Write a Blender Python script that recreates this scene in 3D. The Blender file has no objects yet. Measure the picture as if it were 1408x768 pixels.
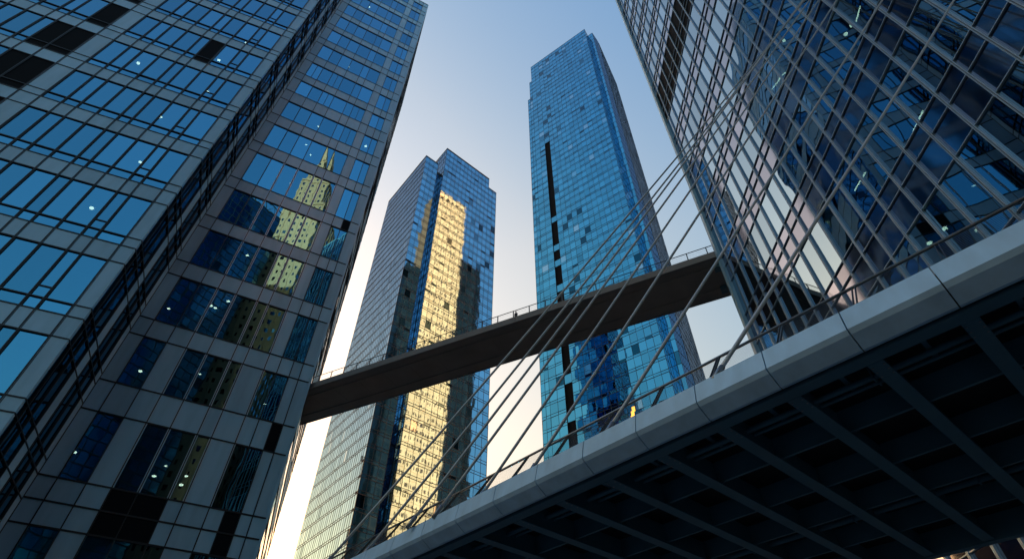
import bpy, math, random
from mathutils import Vector, Matrix
random.seed(7)
R_ = math.radians
S = bpy.context.scene
COL = S.collection

# ------------------------------------------------------------------ camera
F_PX, ZEN = 770.0, 744.0
PITCH = math.atan2(F_PX, ZEN)
CZ = 1.6
cam = bpy.data.cameras.new("camera"); cam_o = bpy.data.objects.new("camera", cam); COL.objects.link(cam_o)
cam.sensor_width = 36; cam.lens = F_PX / 1408 * 36; cam.clip_start = 0.1; cam.clip_end = 6000
cam_o.location = (0, 0, CZ); cam_o.rotation_euler = (math.pi / 2 + PITCH, 0, 0)
S.camera = cam_o
# ------------------------------------------------------------------ sky, sun, exposure
SUN_AZ, SUN_EL = -48.0, 8.5
w = bpy.data.worlds.new("World"); S.world = w; w.use_nodes = True
nt = w.node_tree; bg = nt.nodes["Background"]
sky = nt.nodes.new("ShaderNodeTexSky"); sky.sky_type = 'NISHITA'; sky.sun_disc = False
sky.sun_elevation = R_(SUN_EL); sky.sun_rotation = R_(SUN_AZ)
sky.air_density = 1.5; sky.dust_density = 4.0; sky.ozone_density = 1.4; sky.altitude = 50
# evening air: a little warmer towards the horizon, bluer overhead
tcw = nt.nodes.new("ShaderNodeTexCoord"); sep = nt.nodes.new("ShaderNodeSeparateXYZ"); nt.links.new(tcw.outputs["Generated"], sep.inputs[0])
rw = nt.nodes.new("ShaderNodeValToRGB"); nt.links.new(sep.outputs[2], rw.inputs[0])
e_ = rw.color_ramp.elements; e_.new(0.75)
for i_, (p_, c_) in enumerate([(0.3, (1.0, .73, .55)), (0.75, (1.20, .95, .81)), (1.0, (.92, .90, .93))]): e_[i_].position = p_; e_[i_].color = (*c_, 1)
mxw = nt.nodes.new("ShaderNodeMixRGB"); mxw.blend_type = 'MULTIPLY'; mxw.inputs[0].default_value = 1
# away from the sun the air is a cooler blue
dp = nt.nodes.new("ShaderNodeVectorMath"); dp.operation = 'DOT_PRODUCT'; nt.links.new(tcw.outputs["Generated"], dp.inputs[0])
dp.inputs[1].default_value = (math.sin(R_(SUN_AZ)), math.cos(R_(SUN_AZ)), 0)
rc = nt.nodes.new("ShaderNodeValToRGB"); nt.links.new(dp.outputs["Value"], rc.inputs[0])
rc.color_ramp.elements[0].position = 0.0; rc.color_ramp.elements[0].color = (.6, .85, 1.1, 1)
rc.color_ramp.elements[1].position = 0.4; rc.color_ramp.elements[1].color = (1, 1, 1, 1)
mx2 = nt.nodes.new("ShaderNodeMixRGB"); mx2.blend_type = 'MULTIPLY'; mx2.inputs[0].default_value = 1
nt.links.new(rw.outputs[0], mx2.inputs[1]); nt.links.new(rc.outputs[0], mx2.inputs[2])
nt.links.new(sky.outputs[0], mxw.inputs[1]); nt.links.new(mx2.outputs[0], mxw.inputs[2])
nt.links.new(mxw.outputs[0], bg.inputs[0]); bg.inputs[1].default_value = 0.15
sl = bpy.data.lights.new("sun", 'SUN'); sl.energy = 5.0; sl.angle = R_(0.5); sl.color = (1.0, 0.64, 0.36)
so = bpy.data.objects.new("sun", sl); COL.objects.link(so)
sd = Vector((math.sin(R_(SUN_AZ)) * math.cos(R_(SUN_EL)), math.cos(R_(SUN_AZ)) * math.cos(R_(SUN_EL)), math.sin(R_(SUN_EL))))
so.rotation_euler = sd.to_track_quat('Z', 'Y').to_euler()
S.view_settings.view_transform = 'Standard'; S.view_settings.look = 'None'
S.view_settings.gamma = 1; S.view_settings.use_curve_mapping = False
S.view_settings.exposure = 2.0
S.cycles.max_bounces = 8; S.cycles.glossy_bounces = 5; S.cycles.transparent_max_bounces = 12
S.cycles.diffuse_bounces = 3

# ------------------------------------------------------------------ helpers
def az(a):
    a = R_(a); return Vector((math.sin(a), math.cos(a), 0))
_c, _s = math.cos(PITCH), math.sin(PITCH)
def proj(p):
    x, y, z = p[0], p[1], p[2] - CZ
    f = y * _c + z * _s
    if f < 0.5: return None
    u = -y * _s + z * _c
    return (704 + F_PX * x / f, 384 - F_PX * u / f)
def tag(o, label=None, cat=None, group=None, kind=None):
    if label: o["label"] = label
    if cat: o["category"] = cat
    if group: o["group"] = group
    if kind: o["kind"] = kind
    return o
def empty(name, loc, label, cat, group=None):
    o = bpy.data.objects.new(name, None); COL.objects.link(o); o.location = loc
    return tag(o, label, cat, group)
def put(o, parent):
    if parent is not None:
        o.parent = parent
        # identity parent transform is compensated: meshes are written in world space
        base = Vector((0, 0, 0)); p = parent
        while p is not None:
            base += p.location; p = p.parent
        if parent.type == 'EMPTY':
            o.location = -base
        else:
            o.location = (0, 0, 0)
class MB:
    def __init__(s): s.v = []; s.f = []; s.r = []; s.m = []
    def quad(s, a, b, c, d, r=0.5, m=0):
        i = len(s.v); s.v += [tuple(a), tuple(b), tuple(c), tuple(d)]; s.f.append((i, i+1, i+2, i+3)); s.r.append(r); s.m.append(m)
    def hexa(s, p, r=0.5, m=0):
        """p: 8 points, bottom 4 ccw then top 4"""
        i = len(s.v); s.v += [tuple(q) for q in p]
        for f in ((3,2,1,0),(4,5,6,7),(0,1,5,4),(1,2,6,5),(2,3,7,6),(3,0,4,7)):
            s.f.append(tuple(i + k for k in f)); s.r.append(r); s.m.append(m)
    def box(s, x0, x1, y0, y1, z0, z1, r=0.5, m=0):
        s.hexa([(x0,y0,z0),(x1,y0,z0),(x1,y1,z0),(x0,y1,z0),(x0,y0,z1),(x1,y0,z1),(x1,y1,z1),(x0,y1,z1)], r, m)
    def prism(s, pts, z0, z1, r=0.5, m=0):
        n = len(pts); i = len(s.v)
        s.v += [(p[0], p[1], z0) for p in pts] + [(p[0], p[1], z1) for p in pts]
        s.f.append(tuple(i + k for k in reversed(range(n)))); s.f.append(tuple(i + n + k for k in range(n)))
        for k in range(n):
            s.f.append((i+k, i+(k+1) % n, i+n+(k+1) % n, i+n+k))
        s.r += [r] * (n + 2); s.m += [m] * (n + 2)
    def tube(s, pts, rad, seg=8, r=0.5, m=0):
        pts = [Vector(p) for p in pts]; base = len(s.v)
        for k, p in enumerate(pts):
            d = (pts[min(k+1, len(pts)-1)] - pts[max(k-1, 0)]).normalized()
            up = Vector((0, 0, 1)) if abs(d.z) < .9 else Vector((1, 0, 0))
            a = d.cross(up).normalized(); b = d.cross(a)
            for j in range(seg):
                t = 2 * math.pi * j / seg
                s.v.append(tuple(p + (a * math.cos(t) + b * math.sin(t)) * rad))
        for k in range(len(pts) - 1):
            for j in range(seg):
                s.f.append((base+k*seg+j, base+k*seg+(j+1) % seg, base+(k+1)*seg+(j+1) % seg, base+(k+1)*seg+j)); s.r.append(r); s.m.append(m)
        s.f.append(tuple(base + j for j in reversed(range(seg)))); s.f.append(tuple(base + (len(pts)-1)*seg + j for j in range(seg)))
        s.r += [r, r]; s.m += [m, m]
    def build(s, name, mat, parent=None, smooth=False):
        me = bpy.data.meshes.new(name); me.from_pydata(s.v, [], s.f)
        for mm in (mat if isinstance(mat, (list, tuple)) else [mat]): me.materials.append(mm)
        at = me.attributes.new("rnd", 'FLOAT', 'FACE')
        at.data.foreach_set("value", s.r)
        me.polygons.foreach_set("material_index", s.m)
        if smooth: me.polygons.foreach_set("use_smooth", [True] * len(s.f))
        me.update()
        o = bpy.data.objects.new(name, me); COL.objects.link(o); put(o, parent)
        return o

class Plane:
    """vertical facade plane through P running along azimuth a; outward normal on side sgn"""
    def __init__(s, P, a, sgn=1):
        s.P = Vector((P[0], P[1], 0)); s.r = az(a); s.n = Vector((s.r.y, -s.r.x, 0)) * sgn
    def pt(s, t, z, o=0.0):
        p = s.P + s.r * t + s.n * o; return Vector((p.x, p.y, z))
    def quad(s, mb, t0, t1, z0, z1, o=0.0, r=0.5, m=0, tilt=0.0):
        j = [o + random.uniform(-tilt, tilt) for _ in range(3)]; j.append(j[0] + j[2] - j[1])
        if s.n.dot(Vector((s.r.y, -s.r.x, 0))) > 0: mb.quad(s.pt(t0,z0,j[0]), s.pt(t1,z0,j[1]), s.pt(t1,z1,j[2]), s.pt(t0,z1,j[3]), r, m)
        else: mb.quad(s.pt(t1,z0,j[0]), s.pt(t0,z0,j[1]), s.pt(t0,z1,j[2]), s.pt(t1,z1,j[3]), r, m)
    def bar(s, mb, t0, t1, z0, z1, o0, o1, r=0.5, m=0):
        q = [s.pt(t0,z0,o0), s.pt(t1,z0,o0), s.pt(t1,z0,o1), s.pt(t0,z0,o1), s.pt(t0,z1,o0), s.pt(t1,z1,o0), s.pt(t1,z1,o1), s.pt(t0,z1,o1)]
        if s.n.dot(Vector((s.r.y, -s.r.x, 0))) > 0: q = [q[3],q[2],q[1],q[0],q[7],q[6],q[5],q[4]]
        mb.hexa(q, r, m)

def build_windows(panes, mat, parent, name="window", limit=100):
    """panes: (plane,t0,t1,z0,z1,o,r,tilt) -> the ones that show largest as single parts, the rest as one part"""
    def area(p):
        c = [proj(p[0].pt(t, z)) for t, z in ((p[1],p[3]),(p[2],p[3]),(p[2],p[4]),(p[1],p[4]))]
        if any(q is None for q in c): return 0
        cx = sum(q[0] for q in c) / 4; cy = sum(q[1] for q in c) / 4
        if not (-40 < cx < 1450 and -40 < cy < 810): return 0
        return abs(sum(c[i][0]*c[(i+1) % 4][1] - c[(i+1) % 4][0]*c[i][1] for i in range(4))) / 2
    panes = sorted(panes, key=area, reverse=True)
    for p in panes[:limit]:
        mb = MB(); p[0].quad(mb, p[1], p[2], p[3], p[4], p[5], p[6], 0, p[7]); mb.build(name, mat, parent)
    if panes[limit:]:
        mb = MB()
        for p in panes[limit:]: p[0].quad(mb, p[1], p[2], p[3], p[4], p[5], p[6], 0, p[7])
        tag(mb.build(name, mat, parent), kind="stuff")

# ------------------------------------------------------------------ materials
def mat(name):
    m = bpy.data.materials.new(name); m.use_nodes = True
    return m, m.node_tree, m.node_tree.nodes["Principled BSDF"]
def N(nt, t, **k):
    n = nt.nodes.new(t)
    for a, b in k.items(): setattr(n, a, b)
    return n
def ramp(nt, fac, stops, interp='LINEAR'):
    r = N(nt, "ShaderNodeValToRGB"); r.color_ramp.interpolation = interp
    e = r.color_ramp.elements
    while len(e) < len(stops): e.new(0.5)
    for i, (p, c) in enumerate(stops): e[i].position = p; e[i].color = (*c, 1)
    nt.links.new(fac, r.inputs[0]); return r
def plain(name, col, rough=0.5, metal=0.0, var=0.12, scale=1.5, bump=0.0, spec=0.5, streak=1.0):
    m, nt, b = mat(name)
    tc = N(nt, "ShaderNodeTexCoord"); mp = N(nt, "ShaderNodeMapping"); mp.inputs["Scale"].default_value = (1, 1, streak)
    nt.links.new(tc.outputs["Object"], mp.inputs[0])
    no = N(nt, "ShaderNodeTexNoise"); no.inputs["Scale"].default_value = scale; no.inputs["Detail"].default_value = 6
    nt.links.new(mp.outputs[0], no.inputs[0])
    at = N(nt, "ShaderNodeAttribute", attribute_name="rnd")
    ad = N(nt, "ShaderNodeMath", operation='ADD'); nt.links.new(no.outputs[0], ad.inputs[0])
    sc = N(nt, "ShaderNodeMath", operation='MULTIPLY'); nt.links.new(at.outputs["Fac"], sc.inputs[0]); sc.inputs[1].default_value = 0.5
    nt.links.new(sc.outputs[0], ad.inputs[1])
    r = ramp(nt, ad.outputs[0], [(0.35, [c * (1 - var) for c in col]), (1.0, [min(1, c * (1 + var)) for c in col])])
    nt.links.new(r.outputs[0], b.inputs["Base Color"])
    b.inputs["Roughness"].default_value = rough; b.inputs["Metallic"].default_value = metal
    b.inputs["Specular IOR Level"].default_value = spec
    if bump:
        bp = N(nt, "ShaderNodeBump"); bp.inputs["Strength"].default_value = bump; bp.inputs["Distance"].default_value = 0.02
        nt.links.new(no.outputs[0], bp.inputs["Height"]); nt.links.new(bp.outputs[0], b.inputs["Normal"])
    return m
def wavy(nt, scale, dist, stretch=(1, 1, 0.45)):
    tc = N(nt, "ShaderNodeTexCoord"); mp = N(nt, "ShaderNodeMapping"); mp.inputs["Scale"].default_value = stretch
    nt.links.new(tc.outputs["Object"], mp.inputs[0])
    no = N(nt, "ShaderNodeTexNoise"); no.inputs["Scale"].default_value = scale; no.inputs["Detail"].default_value = 1.5
    nt.links.new(mp.outputs[0], no.inputs[0])
    bp = N(nt, "ShaderNodeBump"); bp.inputs["Strength"].default_value = 1.0; bp.inputs["Distance"].default_value = dist
    nt.links.new(no.outputs[0], bp.inputs["Height"]); return bp
def mirror_glass(name, tint, dark, light, p_light=0.03, p_dark=0.02, rough=0.02, scale=0.35, dist=0.02, edge=(1, 1, 1)):
    """coated, opaque curtain wall glass; every pane has its own small difference of tint"""
    m, nt, b = mat(name)
    at = N(nt, "ShaderNodeAttribute", attribute_name="rnd")
    r = ramp(nt, at.outputs["Fac"], [(0.0, dark), (p_dark, dark), (p_dark + .01, [c * .85 for c in tint]), (1 - p_light - .01, [c * 1.12 for c in tint]), (1 - p_light, light), (1.0, light)])
    nt.links.new(r.outputs[0], b.inputs["Base Color"])
    b.inputs["Specular Tint"].default_value = (*edge, 1)
    b.inputs["Metallic"].default_value = 1.0; b.inputs["Roughness"].default_value = rough
    nt.links.new(wavy(nt, scale, dist).outputs[0], b.inputs["Normal"])
    return m
def vision_glass(name, refl, trans, k0=0.55, rough=0.01, scale=0.5, dist=0.01):
    """glass one can look into: a coated reflection over a tinted see-through pane"""
    m = bpy.data.materials.new(name); m.use_nodes = True; nt = m.node_tree; nt.nodes.clear()
    out = N(nt, "ShaderNodeOutputMaterial"); mix = N(nt, "ShaderNodeMixShader")
    gl = N(nt, "ShaderNodeBsdfGlossy"); gl.inputs["Roughness"].default_value = rough
    tr = N(nt, "ShaderNodeBsdfTransparent"); tr.inputs[0].default_value = (*trans, 1)
    lw = N(nt, "ShaderNodeFresnel"); lw.inputs[0].default_value = 1.5
    mr = N(nt, "ShaderNodeMapRange"); mr.inputs["From Min"].default_value = 0.04; mr.inputs["From Max"].default_value = 1
    mr.inputs["To Min"].default_value = k0; mr.inputs["To Max"].default_value = 1
    nt.links.new(lw.outputs[0], mr.inputs[0])
    cr = ramp(nt, lw.outputs[0], [(0.04, refl), (0.5, [c * .5 + .5 for c in refl]), (1, (1, 1, 1))])
    at = N(nt, "ShaderNodeAttribute", attribute_name="rnd")
    vr = N(nt, "ShaderNodeMapRange"); vr.inputs["To Min"].default_value = 0.8; vr.inputs["To Max"].default_value = 1.1
    nt.links.new(at.outputs["Fac"], vr.inputs[0])
    vm = N(nt, "ShaderNodeVectorMath", operation='SCALE'); nt.links.new(cr.outputs[0], vm.inputs[0]); nt.links.new(vr.outputs[0], vm.inputs["Scale"])
    nt.links.new(vm.outputs[0], gl.inputs[0])
    bp = wavy(nt, scale, dist); nt.links.new(bp.outputs[0], gl.inputs["Normal"])
    nt.links.new(mr.outputs[0], mix.inputs[0]); nt.links.new(tr.outputs[0], mix.inputs[1]); nt.links.new(gl.outputs[0], mix.inputs[2])
    nt.links.new(mix.outputs[0], out.inputs[0]); return m
def emit(name, col, st):
    m, nt, b = mat(name); b.inputs["Base Color"].default_value = (*col, 1)
    b.inputs["Emission Color"].default_value = (*col, 1); b.inputs["Emission Strength"].default_value = st; return m

M = {}
M['glass_left'] = vision_glass("blue_vision_glass", (0.075, 0.35, 0.58), (0.08, 0.20, 0.30), 0.72, dist=0.006)
M['glass_right'] = vision_glass("steel_blue_vision_glass", (0.30, 0.47, 0.60), (0.04, 0.12, 0.18), 0.76, dist=0.02, scale=0.3)
M['glass_t1'] = mirror_glass("mirror_glass_blue", (0.17, 0.38, 0.55), (0.01, 0.04, 0.07), (0.26, 0.42, 0.52), rough=0.03, dist=.012, p_light=.015)
M['glass_t1_side'] = mirror_glass("mirror_glass_pale", (0.15, 0.27, 0.42), (0.09, 0.16, 0.25), (0.24, 0.36, 0.5), edge=(.45, .52, .62), rough=0.05, p_light=0.01, dist=0.012)
M['glass_t2'] = mirror_glass("mirror_glass_teal", (0.08, 0.38, 0.59), (0.01, 0.08, 0.14), (0.28, 0.52, 0.68), p_light=0.02, rough=0.03)
M['glass_far'] = mirror_glass("mirror_glass_city", (0.05, 0.13, 0.22), (0.01, 0.03, 0.05), (0.2, 0.3, 0.35), rough=0.08)
M['spandrel_right'] = mirror_glass('grey_spandrel_glass', (0.23, 0.26, 0.34), (0.18, 0.2, 0.26), (0.28, 0.3, 0.38), rough=0.06, dist=0.02)
M['spandrel_dark'] = plain("dark_spandrel_glass", (0.02, 0.022, 0.028), 0.08, 0, .2, .6, spec=0.6)
M['black'] = plain("matt_black", (0.003, 0.005, 0.008), 0.7, 0, .2, 3, spec=.05)
M['panel'] = plain("grey_metal_panel", (0.20, 0.38, 0.54), 0.34, 0.1, .16, .9, bump=.05, streak=.18)
M['panel_dark'] = plain("shaded_grey_panel", (0.17, 0.21, 0.25), 0.4, 0.4, .1, .8)
M['mullion_dark'] = plain("dark_mullion", (0.012, 0.017, 0.024), 0.45, 0.5, .15, 4)
M['frame_matt'] = plain('matt_blue_frame', (0.012, 0.022, 0.035), 0.9, 0, .1, 2, spec=.05)
M['mullion_black'] = plain("gasket_black", (0.015, 0.02, 0.025), 0.5, 0.2, .15, 4)
M['fin'] = plain("brushed_aluminium_fin", (0.30, 0.43, 0.55), 0.38, 0.6, .1, 3, streak=.1)
M['interior'] = plain("dark_office_interior", (0.05, 0.05, 0.05), 0.8)
M['slab'] = plain("office_ceiling", (0.10, 0.10, 0.10), 0.8)
M['lamp'] = emit("ceiling_lamp_glow", (1.0, 0.60, 0.32), 6)
M['warm'] = emit("warm_window_glow", (1.0, 0.45, 0.07), .55)
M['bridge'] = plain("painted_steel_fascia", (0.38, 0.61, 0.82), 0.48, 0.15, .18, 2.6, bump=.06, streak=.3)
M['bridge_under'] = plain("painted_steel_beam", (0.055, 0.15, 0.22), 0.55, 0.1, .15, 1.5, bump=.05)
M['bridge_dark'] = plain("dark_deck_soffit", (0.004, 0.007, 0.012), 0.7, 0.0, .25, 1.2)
M['concrete'] = plain("pale_concrete", (0.20, 0.20, 0.21), 0.8, 0, .15, .7, bump=.15)
M['soffit'] = plain("concrete_soffit", (0.24, 0.23, 0.225), 0.85, 0, .2, .35, bump=.15)
M['steel'] = plain("galvanised_steel", (0.24, 0.27, 0.30), 0.35, 0.8, .15, 6)
M['rail'] = plain("dark_rail_steel", (0.04, 0.045, 0.055), 0.4, 0.6, .15, 6)
M['cable'] = plain("cable_sheath", (0.45, 0.50, 0.54), 0.4, 0.3, .12, 3)
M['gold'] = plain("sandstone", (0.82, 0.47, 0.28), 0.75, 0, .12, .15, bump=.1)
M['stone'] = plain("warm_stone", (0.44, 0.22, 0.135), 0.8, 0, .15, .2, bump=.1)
M['city'] = plain('city_render', (0.12, 0.12, 0.13), 0.8)
M['dark_glass'] = plain('dark_window_glass', (0.01, 0.016, 0.024), 0.06, 0, .2, .6, spec=.5)
M['asphalt'] = plain("asphalt", (0.035, 0.036, 0.04), 0.85, 0, .25, 3, bump=.3)
M['paving'] = plain("granite_paving", (0.12, 0.155, 0.19), 0.7, 0, .2, 1.2, bump=.1)
M['coat'] = plain("grey_coat", (0.10, 0.10, 0.12), 0.8); M['skin'] = plain("skin", (0.45, 0.28, 0.2), 0.6); M['hair'] = plain("hair", (0.03, 0.02, 0.015), 0.6)

# ------------------------------------------------------------------ ground
mb = MB(); mb.quad((-3000,-3000,0), (3000,-3000,0), (3000,3000,0), (-3000,3000,0)); tag(mb.build("ground", M['asphalt']), kind="structure")
mb = MB(); mb.box(-24, 24, -12, 40, 0, 0.13); tag(mb.build("pavement", M['paving']), kind="structure")

# ================================================================== LEFT TOWER
def P2(d, a): v = az(a); return (v.x * d, v.y * d)
L = Vector((*P2(75.6, -22.6), 0))
lt = empty("office_tower", (-60, 55, 0), "blue glass office tower with grey panel bands filling the left side of the view", "skyscraper")
REC = Plane(L, 61.6)                       # recessed facade, s from -25.7 to -1.2
I_ = REC.pt(-25.7, 0); O_ = I_ - az(-22.4) * 13.0
BLK = Plane(O_, 67.6); SIDE = Plane(O_, -22.4)
E1 = REC.pt(-1.2, 0); EDGE = Plane(E1, -20.9)
TOPZ = 215.0
panes = []; clad = MB(); mul = MB(); blackq = []
def lrow(zs): return zs
rec_sp = [(11,14),(25.7,30.8),(39.2,43.4),(51,54),(62.7,65.8),(74,77),(85.6,88.6),(98,101.3),(109.2,112.8),(119.6,123.8),(130,133.2),(140.4,144.2),(151.5,154.8),(162,165),(172.5,175.6),(183,186),(193.5,196.5),(204,207),(212,TOPZ)]
cols = [-25.7,-23.8,-21.0,-18.5,-15.8,-12.6,-10.9,-8.0,-6.2,-4.4,-3.0,-1.2]
up = "PWWWWWWPWWP"; lo = "PWPWWWPWWPP"; vlo = "PWPWWWPWWPP"
prev = 0
T = 0.012
for z0, z1 in rec_sp:
    pat = up if prev >= 53 else lo
    for i in range(11):                    # window row from prev to z0
        a, b = cols[i], cols[i+1]
        if pat[i] == 'W':
            panes.append((REC, a, b, prev, z0, -0.10, random.random(), T))
            if prev > 40 and random.random() < .10 and b - a > 2.4:
                REC.bar(mul, (a+b)/2 - .05, (a+b)/2 + .05, prev, z0, -0.12, 0.0)
        else: REC.quad(clad, a, b, prev, z0, 0, random.random())
    for i in range(11):                    # spandrel
        a, b = cols[i], cols[i+1]
        dk = (25 < z0 < 27 and i in (3, 4)) or (z0 == 51 and False)
        zz = [z0, z1] if z1 - z0 < 5 else [z0, (z0+z1)/2, z1]
        for q in range(len(zz)-1):
            if dk or (z0 in (85.6, 39.2) and i == 9) or (z0 == 25.7 and i == 8): blackq.append((REC, a, b, zz[q], zz[q+1], -.1, 0.0))
            else: REC.quad(clad, a, b, zz[q], zz[q+1], 0, random.random())
    for z in ([z0, z1] if z1 - z0 < 5 else [z0, (z0+z1)/2, z1]):
        REC.bar(mul, -25.7, -1.2, z - .09, z + .09, -0.12, 0.07)
    prev = z1
for c in cols: REC.bar(mul, c - .065, c + .065, 0, TOPZ, -0.14, 0.055)
# light grey piers between the lower windows
pier = MB()
for c in cols[3:8]: REC.bar(pier, c - .16, c + .16, 30.8, 98, -0.11, 0.04)
pier.build("window_pier", M['fin'], lt)
# block front
bcols = [0,-1.75,-4.6,-6.1,-8.8,-11.4,-13.0,-15.6,-18.2,-20.1,-22.7,-25.3,-28.5,-31.2,-32.9,-35.6,-38.2,-40,-42.8,-45.4,-48,-50,-53,-56,-59,-62,-65]
prev = 4.4
rows = []; A = 51.5 - 11.75 * 4
while A < TOPZ:
    rows.append(A); A += 11.72
for A in rows:
    for i in range(len(bcols)-1):
        b, a = bcols[i], bcols[i+1]
        zt = min(A + 11.72, TOPZ)
        BLK.quad(clad, a, b, A, A + 2.8, 0, random.random())
        if i in (0, 10): 
            BLK.quad(clad, a, b, A + 2.8, A + 4.4, 0, random.random()); BLK.quad(clad, a, b, A + 4.4, zt, 0, random.random())
        elif i == 11 or (i == 4 and 98 < A < 105) or (i in (12,) and A > 60 and A < 90):
            blackq.append((BLK, a, b, A + 2.8, zt, -.15, -.05))  # some rows beside the black column are painted black as a dark reflection
        else:
            panes.append((BLK, a, b, A + 2.8, A + 4.4, -0.10, random.random(), T)); panes.append((BLK, a, b, A + 4.4, zt, -0.10, random.random(), T))
            if i in (2,) : BLK.bar(mul, a, b, A + 5.9, A + 6.05, -0.12, 0.0)
    for z in (A, A + 2.8, A + 4.4): BLK.bar(mul, bcols[-1], 0, z - .07, z + .07, -0.12, 0.07)
for c in bcols[1:]: BLK.bar(mul, c - .06, c + .06, 0, TOPZ, -0.14, 0.055); BLK.bar(mul, c + .12, c + .19, 0, TOPZ, -0.12, 0.03)
BLK.bar(clad, -0.12, 0.0, 0, TOPZ, -0.4, 0.03)
# block side (dark return)
scol = [0.0, 1.3, 5.4, 7.4, 11.4, 13.0]
for A in rows:
    zt = min(A + 11.72, TOPZ)
    for i, k in enumerate("WWPWP"):
        a, b = scol[i], scol[i+1]
        if k == 'W':
            for z0, z1 in ((A, A+2.8), (A+2.8, A+4.4), (A+4.4, zt)):
                panes.append((SIDE, a, b, z0, z1, -0.10, random.random() * .5, T))
        else: SIDE.quad(clad, a, b, A, A + 2.8, 0, random.random()); SIDE.quad(clad, a, b, A + 2.8, zt, 0, random.random())
    for z in (A, A + 2.8, A + 4.4): SIDE.bar(mul, 0.03, 13.0, z - .07, z + .07, -0.12, 0.07)
for c in scol[1:] + [3.3, 9.4]: SIDE.bar(mul, c - .08, c + .08, 0, TOPZ, -0.14, 0.08)
# narrow right-hand edge of the tower
ecol = [0, 0.9, 6, 14, 24, 40]
for z0 in range(0, 215, 4):
    for i in range(5):
        if random.random() < .35: EDGE.quad(clad, ecol[i], ecol[i+1], z0, min(z0 + 4, TOPZ), 0, random.random())
        else: panes.append((EDGE, ecol[i], ecol[i+1], z0, min(z0 + 4, TOPZ), -0.05, random.random(), .03))
    EDGE.bar(mul, 0.03, 40, z0 - .06, z0 + .06, -.08, .05)
EDGE.bar(clad, -0.10, 0.10, 0, TOPZ, -0.3, 0.06)
E2 = EDGE.pt(40, 0)
# inner core, floors and closed back
deep = 4.0
core = MB()
a_ = REC.pt(-25.7 - 0, 0, -deep); b_ = REC.pt(-4.5, 0, -deep)
o_ = BLK.pt(-3.2, 0, -deep); w_ = BLK.pt(-65, 0, -deep); q_ = SIDE.pt(15, 0, -3.4)
core.prism([tuple(w_[:2]), tuple(o_[:2]), tuple(q_[:2]), tuple(b_[:2]), (E2.x - 3.5, E2.y - 2), (-110, 95), (-118, 30)][::1], 0, TOPZ - 1)
core.build("core_wall", M['interior'], lt)
back = MB()
bw = BLK.pt(-65, 0)
pl = [(E2.x, E2.y), (-115, 100), (bw.x, bw.y)]
for k in range(2):
    p, q = pl[k], pl[k+1]
    back.quad((p[0],p[1],0), (q[0],q[1],0), (q[0],q[1],TOPZ), (p[0],p[1],TOPZ))
back.build("rear_wall", M['glass_far'], lt)
roof = MB()
rp = [BLK.pt(-65,0), BLK.pt(0,0), SIDE.pt(13,0), E1, E2, Vector((-115,100,0))]
roof.prism([(p.x, p.y) for p in rp], TOPZ, TOPZ + 0.6); roof.build("roof", M['panel'], lt)
fl = MB()
for z0, z1 in rec_sp: fl.prism([tuple(REC.pt(-25.7,0,-.25)[:2]), tuple(REC.pt(-1.6,0,-.25)[:2]), tuple(REC.pt(-4.5,0,-4.0)[:2]), tuple(REC.pt(-25.7,0,-4.0)[:2])], z0 + .1, z0 + .5)
for A in rows:
    fl.prism([tuple(BLK.pt(-64,0,-.25)[:2]), tuple(BLK.pt(-.3,0,-.25)[:2]), tuple(SIDE.pt(13,0,-.25)[:2]), tuple(SIDE.pt(13,0,-3.3)[:2]), tuple(BLK.pt(-3.2,0,-4.0)[:2]), tuple(BLK.pt(-64,0,-4.0)[:2])], A + .1, A + .5)
fl.build("floor_slab", M['slab'], lt)
clad.build("cladding", M['panel'], lt); mul.build("mullion", M['mullion_dark'], lt); 
for pa in blackq: 
    b = MB(); pa[0].bar(b, *pa[1:]); b.build("dark_panel", M['black'], lt)
build_windows(panes, M['glass_left'], lt)
# ceiling lamps seen through the glass
def ray(u, v):
    x = u - 704; y = 384 - v
    return Vector((x, F_PX * _c - y * _s, F_PX * _s + y * _c))
def on_plane(pl, u, v, off=0.0):
    d = ray(u, v); p0 = pl.P + pl.n * off; t = pl.n.dot(p0) / pl.n.dot(d)
    p = d * t; p.z += CZ; return p
def ellipsoid(mb, c, rx, ry, rz):
    i0 = len(mb.v); n, k = 10, 5
    for j in range(k + 1):
        th = math.pi * j / k
        for i in range(n):
            ph = 2 * math.pi * i / n
            mb.v.append((c[0] + rx*math.sin(th)*math.cos(ph), c[1] + ry*math.sin(th)*math.sin(ph), c[2] + rz*math.cos(th)))
    for j in range(k):
        for i in range(n):
            mb.f.append((i0+j*n+i, i0+(j+1)*n+i, i0+(j+1)*n+(i+1) % n, i0+j*n+(i+1) % n)); mb.r.append(.5); mb.m.append(0)
for pl, pts in ((BLK, [(79,50),(190,87),(301,83),(286,126),(221,161),(193,223),(126,286),(338,59)]),
                (REC, [(508,10),(480,92),(438,174),(421,199),(427,213),(400,252),(368,328),(340,351),(314,414),(232,424),(290,420),(296,423),(193,510),(275,514),(325,534),(329,519),(364,555),(102,621),(228,640),(212,654),(256,654),(249,666),(295,638),(353,684),(503,201),(216,352)])):
    for (u, v) in pts:
        p = on_plane(pl, u, v, -1.0); mb = MB(); r = random.uniform(.15, .34)
        ellipsoid(mb, p, r, r * .8, r * .45); mb.tube([p + Vector((0,0,r*.4)), p + Vector((0,0,1.2))], .02, 5, m=1)
        mb.build("ceiling_lamp", [M['lamp'], M['interior']], lt)

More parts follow.
